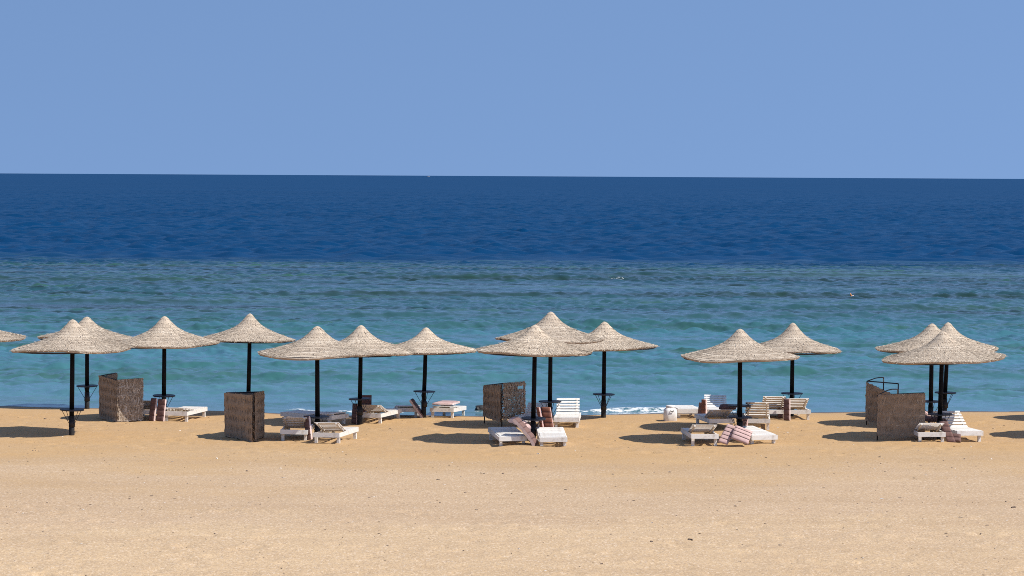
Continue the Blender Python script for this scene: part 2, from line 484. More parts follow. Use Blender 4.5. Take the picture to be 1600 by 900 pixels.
_n = sea_patch(70.0, 216.4, lambda y: 0.11 if y < 125 else 0.19, 640, 1)
_f = sea_patch(216.0, 14000.0, lambda y: 0.6 + (y - 215) * 0.0016 if y < 600 else (1.3 + (y - 600) * 0.002 if y < 1300 else 2.7 + (y - 1300) * 0.08), 340, 2)
me = mesh_np('sea', np.concatenate([_n[0], _f[0]]), np.concatenate([_n[1], _f[1] + len(_n[0])]), True)
float_attr(me, 'foam', np.concatenate([_n[2], _f[2]]))
float_attr(me, 'swell_shade', np.concatenate([_n[3], _f[3]]))
me.materials.append(M_SEA)
sea = link('sea', me); sea['kind'] = 'structure'

# ------------------------------------------------------------------ thatched umbrellas
PR = np.array([0.0, 0.025, 0.06, 0.12, 0.19, 0.264, 0.34, 0.415, 0.62, 0.82, 1.0])
PD = np.array([0.0, 0.02, 0.08, 0.22, 0.365, 0.485, 0.575, 0.645, 0.79, 0.905, 1.0])
def canopy_mesh(R, H, seed):
    r_ = np.random.RandomState(seed)
    prof = lambda q: np.interp(q, PR, PD)
    V, Fq = [], []
    nseg = 72
    an = np.linspace(0, 2 * math.pi, nseg, endpoint=False)
    # drooping rim and dented courses
    sag = 0.06 * vnoise(np.cos(an) * 1.6 + seed, np.sin(an) * 1.6, seed) + 0.018 * np.sin(3 * an + seed)
    rim = 1 + 0.05 * vnoise(np.cos(an) * 3 + 5, np.sin(an) * 3 + seed, seed + 9)
    def zsurf(q, a):
        i = (np.asarray(a) / (2 * math.pi) * nseg) % nseg
        s0 = np.interp(i, np.arange(nseg + 1), np.append(sag, sag[0]))
        return -H * prof(np.minimum(q, 1.0)) - H * 0.6 * np.maximum(q - 1, 0) + s0 * np.clip(q, 0, 1) ** 2 * 1.3
    nc = 15
    edges = np.linspace(0, 1, nc + 1) ** 0.95
    off = 0
    for c in range(nc):
        q0 = max(edges[c] - 0.012, 0.0); q1 = edges[c + 1]
        jit = 0.006 * r_.randn(nseg)
        lift = 0.013 + 0.006 * r_.rand(nseg)
        qs = [(np.full(nseg, q0), 0.002), (np.full(nseg, (q0 + q1) / 2), 0.010), (q1 + jit, lift), (q1 + jit - 0.004, lift - 0.022)]
        ring = []
        for q, dz in qs:
            rr = q * R * (rim if c == nc - 1 else 1 + (rim - 1) * q)
            ring.append(np.stack([rr * np.cos(an), rr * np.sin(an), zsurf(q, an) + dz], 1))
        V.append(np.concatenate(ring))
        for k in range(3):
            i = np.arange(nseg); j = (i + 1) % nseg
            a = off + k * nseg
            Fq.append(np.stack([a + i, a + nseg + i, a + nseg + j, a + j], 1))
        off += 4 * nseg
    # underside
    ring = []
    qs = [0.03, 0.16, 0.42, 0.7, 0.985]
    for q in qs:
        rr = q * R * (1 + (rim - 1) * q)
        ring.append(np.stack([rr * np.cos(an), rr * np.sin(an), zsurf(np.full(nseg, q), an) - (0.05 if q < 0.95 else 0.042)], 1))
    V.append(np.concatenate(ring))
    for k in range(len(qs) - 1):
        i = np.arange(nseg); j = (i + 1) % nseg
        a = off + k * nseg
        Fq.append(np.stack([a + i, a + j, a + nseg + j, a + nseg + i], 1))
    # close the rim: last course lower lip to underside rim
    lip = 4 * nseg * nc - nseg
    und = off + (len(qs) - 1) * nseg
    i = np.arange(nseg); j = (i + 1) % nseg
    Fq.append(np.stack([lip + i, und + i, und + j, lip + j], 1))
    off += len(qs) * nseg
    # leaf strands lying on the courses, a few standing loose at the rim
    ns = 7500
    q0 = np.sqrt(r_.rand(ns)) * 0.97 + 0.015
    a0 = r_.rand(ns) * 2 * math.pi
    ln = r_.uniform(0.05, 0.13, ns) * (0.6 + q0 * 0.7)
    edge = q0 + ln > 1.0
    over = np.where(r_.rand(ns) < (0.04, 0.08, 0.16)[seed % 3], r_.uniform(0, 0.06, ns), r_.uniform(-0.01, 0.012, ns))
    q1 = np.where(edge, 1.0 + over, q0 + ln)
    skew = r_.normal(0, 0.10, ns) / (q0 + 0.15)
    a1 = a0 + skew * ln * 3.0
    wd = r_.uniform(0.004, 0.010, ns)
    lift = r_.uniform(0.009, 0.015, ns)
    tip = lift + np.where(r_.rand(ns) < 0.025, r_.uniform(0.01, 0.05, ns), r_.uniform(-0.004, 0.008, ns))
    def P(q, a, dz):
        return np.stack([q * R * np.cos(a), q * R * np.sin(a), zsurf(q, a) + dz], 1)
    pa, pb = P(q0, a0, lift), P(q1, a1, tip)
    d = pb - pa; d /= np.linalg.norm(d, axis=1)[:, None]
    sd = np.cross(d, np.array([0, 0, 1.0])); sd /= np.linalg.norm(sd, axis=1)[:, None]
    sd = sd * wd[:, None]
    sv = np.stack([pa - sd, pa + sd, pb + sd * 0.7, pb - sd * 0.7], 1)
    sv[:, :, 2] += r_.uniform(-0.0015, 0.0015, (ns, 4))
    V.append(sv.reshape(-1, 3))
    Fq.append(off + np.arange(ns * 4).reshape(-1, 4))
    me = mesh_np('canopy', np.concatenate(V), np.concatenate(Fq), False)
    me.materials.append(M_THATCH)
    return me

_strut = MB(); _strut.tube([(0.30, 0, 0), (0.055, 0, -0.40)], 0.0075, 5)
STRUT = _strut.mesh('strut', [M_IRON])
def table_mesh(r):
    m = MB(); n = 28
    for (z0, z1, rr, mt) in ((-0.03, 0.0, r, 0),):
        vs_ = [(rr * math.cos(2 * math.pi * k / n), rr * math.sin(2 * math.pi * k / n), z) for z in (z0, z1) for k in range(n)]
        fs = [tuple(range(n)), tuple(range(n, 2 * n))] + [(k, (k + 1) % n, n + (k + 1) % n, n + k) for k in range(n)]
        m.add(vs_, fs, mt)
    return m.mesh('table_top', [M_TABLE])
TABLE = table_mesh(0.315)
HUB = MB(); HUB.tube([(0, 0, -0.10), (0, 0, 0.06)], [0.085, 0.075], 12)
HUB = HUB.mesh('collar', [M_IRON])

def umbrella(label, x, y, R, dx, rimh, aph, tilt, table_h, seed, table_tilt=0.0, table_yaw=0.0):
    z = ground(x, y)
    root = thing('thatched_umbrella', label, 'umbrella', (x, y, z), 0, 'thatched beach umbrellas')
    r_ = random.Random(seed)
    top = Vector((dx, 0, rimh + aph - 0.10))
    m = MB()
    m.tube([(0, 0, -0.35), (0, 0, 0.50)], 0.072, 14, mat=1)
    m.tube([(0, 0, 0.50), top * 0.5, top], [0.062, 0.060, 0.054], 14, mat=0)
    link('pole', m.mesh('pole', [M_POLE, M_SLEEVE]), root)
    cm = canopy_mesh(R, aph, seed)
    link('canopy', cm, root, (dx, 0, rimh + aph), (r_.uniform(-0.012, 0.012), -tilt, r_.uniform(0, 6.28) * 0))
    # roof ribs, plus a dark ring added for the shade under the rim
    rib = MB(); rib.tube([(0.05, 0, -0.12 - aph * 0.10), (R * 0.42, 0, -aph * 0.62 - 0.085), (R * 0.97, 0, -aph - 0.045)], 0.014, 5)
    rm = rib.mesh('rib', [M_IRON])
    for k in range(8):
        o = link('rib', rm, root)
        o.matrix_local = Matrix.Translation((dx, 0, rimh + aph)) @ Matrix.Rotation(-tilt, 4, 'Y') @ Matrix.Rotation(k * math.pi / 4 + 0.2, 4, 'Z')
    shade_ring = MB(); nh = 40
    shade_ring.tube([(R * 0.962 * math.cos(2 * math.pi * k / nh), R * 0.962 * math.sin(2 * math.pi * k / nh), -aph - 0.032) for k in range(nh + 1)], 0.020, 6, cap=False)
    o = link('rim_shade_ring', shade_ring.mesh('rim_shade_ring', [M_IRON]), root)
    o.matrix_local = Matrix.Translation((dx, 0, rimh + aph)) @ Matrix.Rotation(-tilt, 4, 'Y')
    if table_h:
        pz = table_h
        px = dx * pz / (rimh + aph)
        tt = link('table_top', TABLE, root, (px, 0, pz), (table_tilt, r_.uniform(-0.03, 0.03), table_yaw))
        link('collar', HUB, root, (px, 0, pz - 0.36))
        for k in range(4):
            link('strut', STRUT, root, (px, 0, pz - 0.02), (0, 0, table_yaw + 0.5 + k * math.pi / 2))
    return root

UMB = [
 ('thatched beach umbrella whose rim just enters the left edge of the picture', (-15.261, 71.296, 1.532, 0.009, 2.214, 0.677, 0.023), 0.66),
 ('thatched umbrella with bare black pole and small table, nearest one at far left', (-11.412, 65.651, 1.551, 0.03, 2.265, 0.748, 0.016), 0.68),
 ('leaning thatched umbrella at the waterline, behind the nearest one at far left', (-12.638, 75.345, 1.447, 0.004, 2.12, 0.63, -0.021), 0.70),
 ('thatched umbrella over the pair of upright brown mattresses, right of the curved reed screen', (-9.75, 70.97, 1.525, 0.019, 2.097, 0.763, 0.023), 0.64),
 ('thatched umbrella whose pole foot is hidden behind the dark boxy reed screen', (-7.62, 73.285, 1.324, 0.045, 2.202, 0.732, -0.016), 0.62),
 ('thatched umbrella shading the two loungers just right of the dark boxy reed screen', (-5.002, 65.279, 1.526, -0.013, 2.236, 0.694, 0.005), 0.60),
 ('thatched umbrella with round table, second of the overlapping trio left of centre', (-4.201, 70.083, 1.523, 0.03, 2.009, 0.745, 0.005), 0.72),
 ('thatched umbrella with bare table at the wet sand, last of the trio left of centre', (-2.516, 72.628, 1.423, 0.057, 1.943, 0.652, 0.012), 0.77),
 ('wide thatched umbrella nearest the camera in the middle, above leaning pink mattresses', (0.564, 64.988, 1.511, 0.036, 2.325, 0.675, -0.016), 0.60),
 ('taller thatched umbrella rising behind the wide one in the middle', (1.062, 69.719, 1.489, 0.012, 2.413, 0.732, -0.012), 0.68),
 ('thatched umbrella with empty table standing alone by the foam', (2.652, 72.737, 1.517, 0.013, 2.075, 0.69, -0.001), 0.69),
 ('wide thatched umbrella over the fanned out pink mattresses, right of centre', (5.903, 65.272, 1.501, -0.021, 2.186, 0.711, 0.016), 0.63),
 ('thatched umbrella behind the two raised loungers near the water, right of centre', (8.16, 73.621, 1.405, 0.008, 1.932, 0.792, -0.001), 0.68),
 ('thatched umbrella at back left of the three crowded together on the right', (11.676, 70.424, 1.548, 0.009, 2.125, 0.713, 0.005), 0.68),
 ('thatched umbrella at back right of the three crowded together, pole leaning', (12.635, 73.758, 1.435, 0.067, 1.983, 0.747, 0.005), 0.69),
 ('wide thatched umbrella in front of the three crowded together on the right', (11.148, 65.808, 1.588, 0.048, 2.104, 0.7, 0.047), 0.66),
 ('thatched umbrella hidden behind the one over the fanned pink mattresses, only its table shows', (6.215, 68.95, 1.307, 0.016, 1.994, 0.628, 0.005), 0.66),
 ('thatched umbrella beyond the right edge near the front row, only its shadow in view', (15.845, 66.438, 1.528, -0.035, 2.207, 0.69, 0.005), 0.64),
 ('thatched umbrella beyond the right edge near the water, only its shadow in view', (16.952, 72.342, 1.517, -0.032, 2.054, 0.751, 0.005), 0.66),
]
TT = {5: 0.03, 8: 0.05, 1: 0.02, 3: 0.03}
for i, (lab, p, th) in enumerate(UMB):
    umbrella(lab, *p, th, 100 + i, TT.get(i, 0.0), rng.uniform(0, 1.5))

# ------------------------------------------------------------------ reed screens
def mat_mesh(w, h, seed, h2=None, hole=None, tear=None, frayed=0.3, material=None, nstr=900, sparse=0.0):
    """woven mat in the x-z plane, x 0..w, z 0..h, both faces covered with reeds"""
    r_ = np.random.RandomState(seed)
    nx, nz = 26, 34
    gx, gz = np.meshgrid(np.linspace(0, w, nx), np.linspace(0, h, nz))
    wave = lambda x, z: 0.022 * fbm(x / 0.35 + seed, z / 0.6, 2, seed) + 0.008 * np.sin(z * 26 + seed)
    raggx = 0.02 * vnoise(gz * 9, gz * 0 + seed, seed) * ((gx < 0.01) | (gx > w - 0.01))
    raggz = 0.05 * vnoise(gx * 11, gx * 0 + seed, seed + 3) * (gz < 0.01)
    keep = np.ones((nz - 1, nx - 1), bool)
    cx = (np.arange(nx - 1) + 0.5) / (nx - 1); cz = (np.arange(nz - 1) + 0.5) / (nz - 1)
    CX, CZ = np.meshgrid(cx, cz)
    inside = lambda a, c: np.zeros_like(a, bool)
    if hole is not None:
        inside = lambda a, c: ((a - hole[0]) / hole[2]) ** 2 + ((c - hole[1]) / hole[3]) ** 2 < 1
    if tear is not None:
        inside = lambda a, c: c > tear[0] + (tear[1] - tear[0]) * a
    keep &= ~inside(CX, CZ)
    if sparse: keep &= r_.rand(nz - 1, nx - 1) > sparse
    V = []; Fq = []
    off = 0
    th = 0.012
    for sgn in (-1, 1):
        V.append(np.stack([(gx + raggx).ravel(), (wave(gx, gz) + sgn * th).ravel(), (gz + raggz).ravel()], 1))
        f = grid_faces(nz, nx)[keep.ravel()] + off
        Fq.append(f if sgn < 0 else f[:, ::-1])
        off += nx * nz
    for sgn in (-1, 1):
        n = nstr
        x0 = r_.rand(n) * w; z0 = r_.rand(n) * h
        vert = r_.rand(n) < 0.6
        l = r_.uniform(0.05, 0.22, n)
        loose = r_.rand(n) < 0.05 * frayed / 0.3
        ang = np.where(vert, math.pi / 2, 0) + r_.normal(0, 0.12, n) + np.where(loose, r_.normal(0, 0.7, n), 0)
        x1 = x0 + l * np.cos(ang); z1 = z0 + l * np.sin(ang)
        if sgn < 0:
            z1 = np.where(z1 > h, h + r_.uniform(0, 0.02, n), z1)
        x1 = np.clip(x1, -0.015, w + 0.03); z1 = np.clip(z1, -0.03, h + 0.02)
        kp = ~inside(x0 / w, z0 / h) & ~inside(x1 / w, z1 / h)
        x0, z0, x1, z1, loose = x0[kp], z0[kp], x1[kp], z1[kp], loose[kp]
        n = len(x0)
        y0 = wave(x0, z0) + sgn * (th + r_.uniform(0.0005, 0.002, n))
        y1 = wave(x1, z1) + sgn * (th + r_.uniform(0.0005, 0.003, n) + np.where(loose, 0.02, 0))
        a = np.stack([x0, y0, z0], 1); c = np.stack([x1, y1, z1], 1)
        d = c - a; d /= np.linalg.norm(d, axis=1)[:, None] + 1e-9
        s_ = np.cross(d, np.array([0, 1.0, 0])) * r_.uniform(0.004, 0.011, n)[:, None]
        V.append(np.stack([a - s_, a + s_, c + s_, c - s_], 1).reshape(-1, 3))
        Fq.append(off + np.arange(n * 4).reshape(-1, 4))
        off += n * 4
    V = np.concatenate(V)
    if h2: V[:, 2] *= 1 + (h2 / h - 1) * V[:, 0] / w
    me = mesh_np('reed_mat', V, np.concatenate(Fq), False)
    me.materials.append(material or M_MAT)
    return me

def screen(label, pts, heights, panels, seed, lift=0.10, bare_posts=()):
    """pts: plan corners in world metres; panels: dicts describing the mat between corner i and j"""
    cx = sum(p[0] for p in pts) / len(pts); cy = sum(p[1] for p in pts) / len(pts)
    base = ground(cx, cy)
    root = thing('reed_screen', label, 'windbreak', (cx, cy, base), 0, 'reed mat windbreaks on iron frames')
    loc = [Vector((p[0] - cx, p[1] - cy, ground(p[0], p[1]) - base)) for p in pts]
    for p, h in zip(loc, heights):
        m = MB(); m.tube([p + Vector((0, 0, -0.15)), p + Vector((0, 0, h))], 0.017, 7)
        link('post', m.mesh('post', [M_IRON]), root)
    for k, pn in enumerate(panels):
        a, c = loc[pn['i']], loc[pn['j']]
        ha, hc = heights[pn['i']], heights[pn['j']]
        d = c - a; w = math.hypot(d.x, d.y)
        ang = math.atan2(d.y, d.x)
        m = MB()
        ta, tc = a + Vector((0, 0, ha)), c + Vector((0, 0, hc))
        if pn.get('arch'):
            mid_ = (ta + tc) / 2 + Vector((0, 0, pn['arch']))
            m.tube([ta, ta.lerp(mid_, 0.6) + Vector((0, 0, pn['arch'] * 0.25)), mid_, mid_.lerp(tc, 0.5) , tc], 0.015, 7)
        else:
            m.tube([ta, tc], 0.017, 7)
        link('top_rail', m.mesh('top_rail', [M_IRON]), root)
        m = MB(); m.tube([a + Vector((0, 0, lift + 0.06)), c + Vector((0, 0, lift + 0.06))], 0.013, 6)
        link('bottom_rail', m.mesh('bottom_rail', [M_IRON]), root)
        if pn.get('mat', True):
            h = ha - lift
            nrm = Vector((math.sin(ang), -math.cos(ang), 0)) * pn.get('front', 0.028)
            ex = pn.get('ext', 0.0)
            me = mat_mesh(w + 2 * ex, h, seed * 10 + k, hc - lift, pn.get('hole'), pn.get('tear'), pn.get('frayed', 0.3), pn.get('material'), pn.get('n', 900), pn.get('sparse', 0.0))
            o = link('reed_mat', me, root, a + nrm - d.normalized() * ex + Vector((0, 0, lift)), (pn.get('lean', 0.0), 0, ang))
            if 'label' in pn: o['label'] = pn['label']
    return root

# 1: curved screen at left, frayed on its right half
screen('rounded reed windbreak with a frayed pale right half, at far left',
       [(-11.29, 72.21), (-11.52, 71.01), (-10.88, 69.93), (-10.34, 70.45)], [1.24, 1.22, 1.17, 1.17],
       [dict(i=0, j=1, front=-0.028), dict(i=1, j=2, n=1300, ext=0.05), dict(i=2, j=3, ext=0.05, frayed=0.8, material=M_PALEMAT, n=2200, label='bleached frayed reed mat')], 1, lift=0.03)
# 2: boxy dark screen
screen('boxy dark reed windbreak standing closed, left of the raised loungers',
       [(-7.41, 65.72), (-6.57, 64.31), (-6.44, 65.49)], [1.15, 1.22, 1.19],
       [dict(i=0, j=1, n=700, ext=0.03), dict(i=1, j=2, n=900), dict(i=0, j=2, front=-0.03)], 2, lift=0.02)
# 3: open two panel screen with a hole
screen('two panel reed windbreak with a hole in its right panel, in the middle',
       [(-0.75, 70.8), (-0.26, 69.26), (0.36, 71.28)], [1.06, 1.21, 1.11],
       [dict(i=0, j=1, n=700), dict(i=1, j=2, n=900, frayed=0.6, sparse=0.45, hole=(0.80, 0.84, 0.16, 0.05), label='thin reed mat with a hole')], 3, lift=0.20)
# 4: front right screen
screen('broad brown reed windbreak hiding part of a lounger, nearest on the right',
       [(10.35, 67.81), (9.47, 65.4), (10.64, 65.22)], [1.16, 1.18, 1.23],
       [dict(i=0, j=1, front=-0.028, arch=0.05, mat=False), dict(i=1, j=2, n=2600, frayed=0.6)], 4, lift=0.12)
# 5: back right screen, torn
screen('torn reed windbreak with bare frame top, behind the broad one on the right',
       [(10.62, 72.24), (9.92, 70.61), (10.66, 69.74)], [1.22, 1.22, 1.20],
       [dict(i=0, j=1, arch=0.03, mat=False), dict(i=1, j=2, n=1300, tear=(0.98, 0.70), label='torn reed mat')], 5, lift=0.10)

# ------------------------------------------------------------------ sun loungers
LW, LL, LH = 0.70, 1.85, 0.30
def beach_z(x, y):
    return float(beach_height(np.array([x]), np.array([y]))[0])
def boxmesh(name, size, m, chamfer=0.0):
    b_ = MB(); b_.box((0, 0, 0), size); return b_.mesh(name, [m])
SIDE = boxmesh('side_rail', (0.04, LL, 0.10), M_WHITE)
END = boxmesh('end_rail', (LW, 0.04, 0.115), M_WHITE)
LEG = boxmesh('leg', (0.075, 0.075, LH + 0.06), M_WHITE)
SLAT = boxmesh('slat', (LW - 0.01, 0.088, 0.018), M_WHITE)
BSLAT = boxmesh('slat', (LW - 0.06, 0.080, 0.018), M_WHITE)
BSLAT_SHADE = boxmesh('slat', (LW - 0.06, 0.085, 0.018), M_WHITE_SHADE)
# the backrest: a hinge bar that carries two stiles and the slats
BACK = boxmesh('backrest', (LW - 0.08, 0.04, 0.03), M_WHITE)
STILE = boxmesh('stile', (0.042, 0.80, 0.036), M_WHITE)
STILE_SHADE = boxmesh('stile', (0.042, 0.80, 0.036), M_WHITE_SHADE)

def lounger(label, x, y, rot, angle, head_near=True, pitch=0.0, shaded_back=False, seed=0, bury=0.0):
    """x, y: middle of the end nearest the camera; rot in degrees turns the far end to the right"""
    r_ = random.Random(seed)
    a = -math.radians(rot)
    cx, cy = x + math.sin(-a) * LL / 2, y + math.cos(a) * LL / 2
    z0, z1 = ground(x, y), ground(x + math.sin(-a) * LL, y + math.cos(a) * LL)
    zc = (beach_z(x, y) + beach_z(x + math.sin(-a) * LL, y + math.cos(a) * LL)) / 2
    slope = math.atan2(beach_z(x + math.sin(-a) * LL, y + math.cos(a) * LL) - beach_z(x, y), LL)
    root = thing('sun_lounger', label, 'sun lounger', (cx, cy, zc - bury), 0, 'white slatted sun loungers')
    yaw = a if head_near else a + math.pi
    pt = (slope + math.radians(pitch)) * (1 if head_near else -1)
    root.rotation_euler = (pt, math.radians(r_.uniform(-1, 1)), yaw)
    for sx in (-1, 1):
        link('side_rail', SIDE, root, (sx * (LW / 2 - 0.02), 0, LH - 0.075))
        for sy in (-1, 1):
            link('leg', LEG, root, (sx * (LW / 2 - 0.062), sy * (LL / 2 - 0.10), (LH - 0.13) / 2 - 0.04))
    for sy in (-1, 1):
        link('end_rail', END, root, (0, sy * (LL / 2 + 0.02), LH - 0.07))
    hinge = -LL / 2 + 0.76
    n = 10
    for k in range(n):
        yy_ = hinge + 0.055 + (LL / 2 - hinge - 0.06) * k / (n - 0.55)
        link('slat', SLAT, root, (r_.uniform(-.004, .004), yy_, LH - 0.015 + r_.uniform(-.002, .002)), (0, 0, r_.uniform(-.008, .008)))
    # backrest runs from the hinge toward the head end
    bk = link('backrest', BACK, root, (0, hinge, LH - 0.006))
    bk.matrix_local = Matrix.Translation((0, hinge, LH - 0.006)) @ Matrix.Rotation(math.pi, 4, 'Z') @ Matrix.Rotation(math.radians(angle), 4, 'X')
    for sx in (-1, 1):
        link('stile', STILE_SHADE if shaded_back else STILE, bk, (sx * (LW / 2 - 0.10), 0.37, -0.028))
    nb = 6
    for k in range(nb):
        link('slat', BSLAT_SHADE if shaded_back else BSLAT, bk, (r_.uniform(-.006, .006), 0.05 + 0.132 * k, 0.0), (0, 0, r_.uniform(-.012, .012)))
    return root

LOUNGERS = [
 ('weathered lounger with shaded raised back, half hidden by the rounded reed windbreak', (-10.32, 70.68), 2, 20, True, 0, True),
 ('flat white lounger just right of the two upright brown mattresses at left', (-9.34, 70.33), 10, 7, True, 0, False),
 ('weathered lounger with shaded raised back, next to the boxy dark windbreak', (-5.56, 64.67), 0, 24, True, 0, True),
 ('white lounger with low raised back, nearest under the umbrella right of the boxy windbreak', (-4.66, 63.77), 11, 19, True, 0, True),
 ('flat white lounger lying askew in shade behind the black pole left of centre', (-4.75, 69.85), -52, 3, True, 0, False),
 ('white lounger with raised slatted back beside the round table left of centre', (-3.95, 70.31), 15, 17, True, 0, True),
 ('flat white lounger at the wet sand, left of the slanting mattress', (-3.03, 72.5), 0, 3, True, 0, False),
 ('flat white lounger with a pink mattress lying on it by the water', (-2.0, 72.75), 10, 3, True, 0, False),
 ('flat white lounger under the leaning pink mattresses in the middle', (0.04, 63.48), -9, 0, True, 2.5, False),
 ('flat white lounger right of the middle pole, nearest the camera', (1.06, 63.33), -2, 0, True, 3.0, False),
 ('white lounger behind the middle pole, its raised back toward the sea', (0.48, 69.05), 10, 21, False, 0, False),
 ('white lounger with tall sunlit back right of the red brown mattresses', (1.51, 69.07), 3, 32, False, 0, False),
 ('weathered lounger with shaded low raised back left of the fanned pink mattresses', (4.88, 63.75), -4, 17, True, 0, True),
 ('flat white lounger right of the fanned pink mattresses', (6.4, 63.99), -14, 0, True, 2.5, False),
 ('weathered lounger in shade just left of the pole above the fanned mattresses', (5.72, 68.72), -8, 18, True, 0, True),
 ('weathered lounger with shaded tall raised back just right of the pole above the fanned mattresses', (6.69, 68.75), 5, 35, True, 0, True),
 ('pale lounger with raised back beside the upright orange striped mattresses', (5.82, 72.08), 4, 24, False, 0, False),
 ('flat white lounger right behind the white plastic can', (5.09, 72.28), -4, 0, True, 0, False),
 ('weathered lounger with shaded raised back left of the upright mattress by the water, right of centre', (7.51, 72.15), 0, 29, True, 0, True),
 ('white lounger with raised back right of the upright mattress by the water, right of centre', (8.2, 72.18), -3, 24, True, 0, True),
 ('white lounger with low raised back poking out from the broad windbreak', (10.73, 64.5), 0, 17, True, 0, False),
 ('bright white lounger with upright back at far right, in full sun', (11.77, 64.89), -9, 30, False, 0, False),
 ('flat white lounger behind the front pole of the three crowded umbrellas', (11.81, 69.33), 8, 3, True, 0, False),
]
for i, (lab, (x, y), rot, ang, hn, pit, shaded_back) in enumerate(LOUNGERS):
    lounger(lab, x, y, rot, ang, hn, pit, shaded_back, 300 + i)

# ------------------------------------------------------------------ mattresses
def mattress(label, p, z0, W, L, cloth, edge=None, thick=0.09, nsec=4, bend=0.0):
    """quilted pad: corner above ground point p at height z0, edge vectors W (along the seams) and L; bend bows it along L"""
    O = Vector((p[0], p[1], beach_z(p[0], p[1])))
    W = Vector(W); L = Vector(L)
    nrm = W.cross(L).normalized()
    nv = nsec * 6; nx = 7
    V, Fa, Fm = [], [], []
    ring = 2 * nx
    for i in range(nv + 1):
        v = i / nv
        ph = (i % 6) / 6
        h = thick / 2 * (0.72 + 0.28 * math.sin(math.pi * ph) ** 0.6) * (0.45 if i in (0, nv) else 1.0)
        bow = nrm * bend * (1 - (2 * v - 1) ** 2)
        for sg, ks in ((1, range(nx)), (-1, reversed(range(nx)))):
            for k in ks:
                e = 2 * k / (nx - 1) - 1
                V.append(W * (k / (nx - 1)) + L * v + bow + nrm * (sg * h * (1 - 0.35 * abs(e) ** 6)) + Vector((0, 0, z0)))
    for i in range(nv):
        for k in range(ring):
            k2 = (k + 1) % ring
            Fa.append([i * ring + k, i * ring + k2, (i + 1) * ring + k2, (i + 1) * ring + k])
            Fm.append(1 if k in (nx - 1, ring - 1) else (2 if i % 6 == 0 and i else 0))
    Fa.append(list(range(ring))); Fm.append(1)
    Fa.append(list(range(nv * ring, (nv + 1) * ring))); Fm.append(1)
    m = MB(); m.v = [tuple(v) for v in V]; m.f = Fa; m.m = Fm; m.sm = [q == 0 for q in Fm]
    o = link('mattress', m.mesh('mattress', [cloth, edge or M_PINK, M_SEAM]), None, O)
    return tag(o, label, 'mattress', 'loose lounger mattresses')

def g3(p, dz=0.0): return (p[0], p[1], ground(p[0], p[1]) + dz)
R = math.radians
def yw(w, deg): return (w * math.cos(R(deg)), w * math.sin(R(deg)), 0)
mattress('brown quilted mattress standing upright against the pole at left, left one of two', (-10.09, 70.47), 0.0, yw(0.22, -42), (0.06, 0.10, 0.64), M_BROWN)
mattress('brown quilted mattress standing upright under the table at left, right one of two', (-9.87, 70.38), 0.0, yw(0.25, -30), (0.05, 0.08, 0.63), M_BROWN)
mattress('dark mattress standing on edge between the two loungers right of the boxy windbreak', (-5.24, 64.89), 0.0, yw(0.20, -45), (-0.08, 0.10, 0.63), M_BROWN)
mattress('folded mattress with pale pink edge left of the lounger by the round table', (-4.43, 70.3), 0.0, yw(0.18, -40), (0.03, 0.08, 0.56), M_BROWN)
mattress('rust pink mattress propped upright behind the lounger by the round table', (-4.42, 73.74), 0.08, yw(0.34, 4), (0.0, 0.12, 0.52), M_RUST, M_MAUVE)
mattress('pink edged mattress leaning at a slant against the pole by the wet sand', (-2.55, 72.42), 0.0, (0.05, 0.5, 0), (-0.36, 0, 0.52), M_BROWN, M_PINK, 0.10)
mattress('faded pink mattress lying on the flat lounger by the water', (-2.32, 74.11), 0.345, yw(0.60, -8), (0.20, 1.25, -0.045), M_MAUVE)
mattress('pale pink mattress slanting down to the sand against the middle pole', (0.58, 63.31), 0.02, (0.10, 0.42, 0), (-0.54, 0.06, 0.66), M_BROWN, M_PINK, 0.13, 5, 0.03)
mattress('second pink mattress slumped on the flat lounger behind the slanting one', (0.36, 64.04), 0.34, (0.14, 0.45, 0), (-0.44, 0.10, 0.26), M_MAUVE, M_PINK, 0.15, 4, 0.05)
mattress('red brown mattress standing upright behind the middle pole, right one of two', (0.91, 68.95), 0.0, yw(0.27, -22), (-0.10, 0.16, 0.58), M_RUST, M_MAUVE)
mattress('red brown mattress standing on edge behind the middle pole, left one of two', (0.81, 68.95), 0.0, yw(0.12, -50), (-0.12, 0.10, 0.58), M_RUST, M_MAUVE, 0.08)
mattress('left one of two pink quilted mattresses fanned out against the pole', (5.22, 63.77), 0.09, (0.22, -0.12, -0.06), (0.26, 0.34, 0.42), M_MAUVE, M_MAUVE, 0.07, 5)
mattress('right one of two pink quilted mattresses fanned out against the pole', (5.53, 63.61), 0.20, (0.42, -0.12, -0.15), (0.14, 0.30, 0.30), M_MAUVE, M_MAUVE, 0.07, 4, 0.03)
mattress('orange striped mattress standing upright left of the pale raised lounger', (5.42, 71.83), 0.0, yw(0.16, -45), (0.0, 0.08, 0.60), M_RUST, M_PINK)
mattress('grey brown mattress slumped beside the orange striped one', (5.3, 71.94), 0.0, yw(0.17, -45), (0.06, 0.10, 0.50), M_BROWN, M_MAUVE)
mattress('dark mattress lying over the shaded lounger behind the pole', (5.69, 69.36), 0.52, yw(0.46, -6), (0.08, 0.40, 0.06), M_BROWN, M_BROWN, 0.08)
mattress('small folded mattress by the foot of the weathered lounger right of the pole', (6.24, 68.31), 0.0, yw(0.15, -40), (0.03, 0.08, 0.36), M_BROWN, M_MAUVE)
mattress('brown mattress upright between the two raised loungers by the water', (7.76, 71.93), 0.0, yw(0.19, -35), (0.0, 0.08, 0.62), M_BROWN)
mattress('faded mattress leaning behind the upright brown one by the water', (7.69, 72.87), 0.0, yw(0.24, -15), (0.0, 0.10, 0.58), M_BROWN, M_MAUVE)
mattress('brown quilted mattress leaning to the sand under the front umbrella at right', (11.16, 64.68), 0.0, yw(0.22, -14), (-0.17, 0.30, 0.52), M_BROWN)
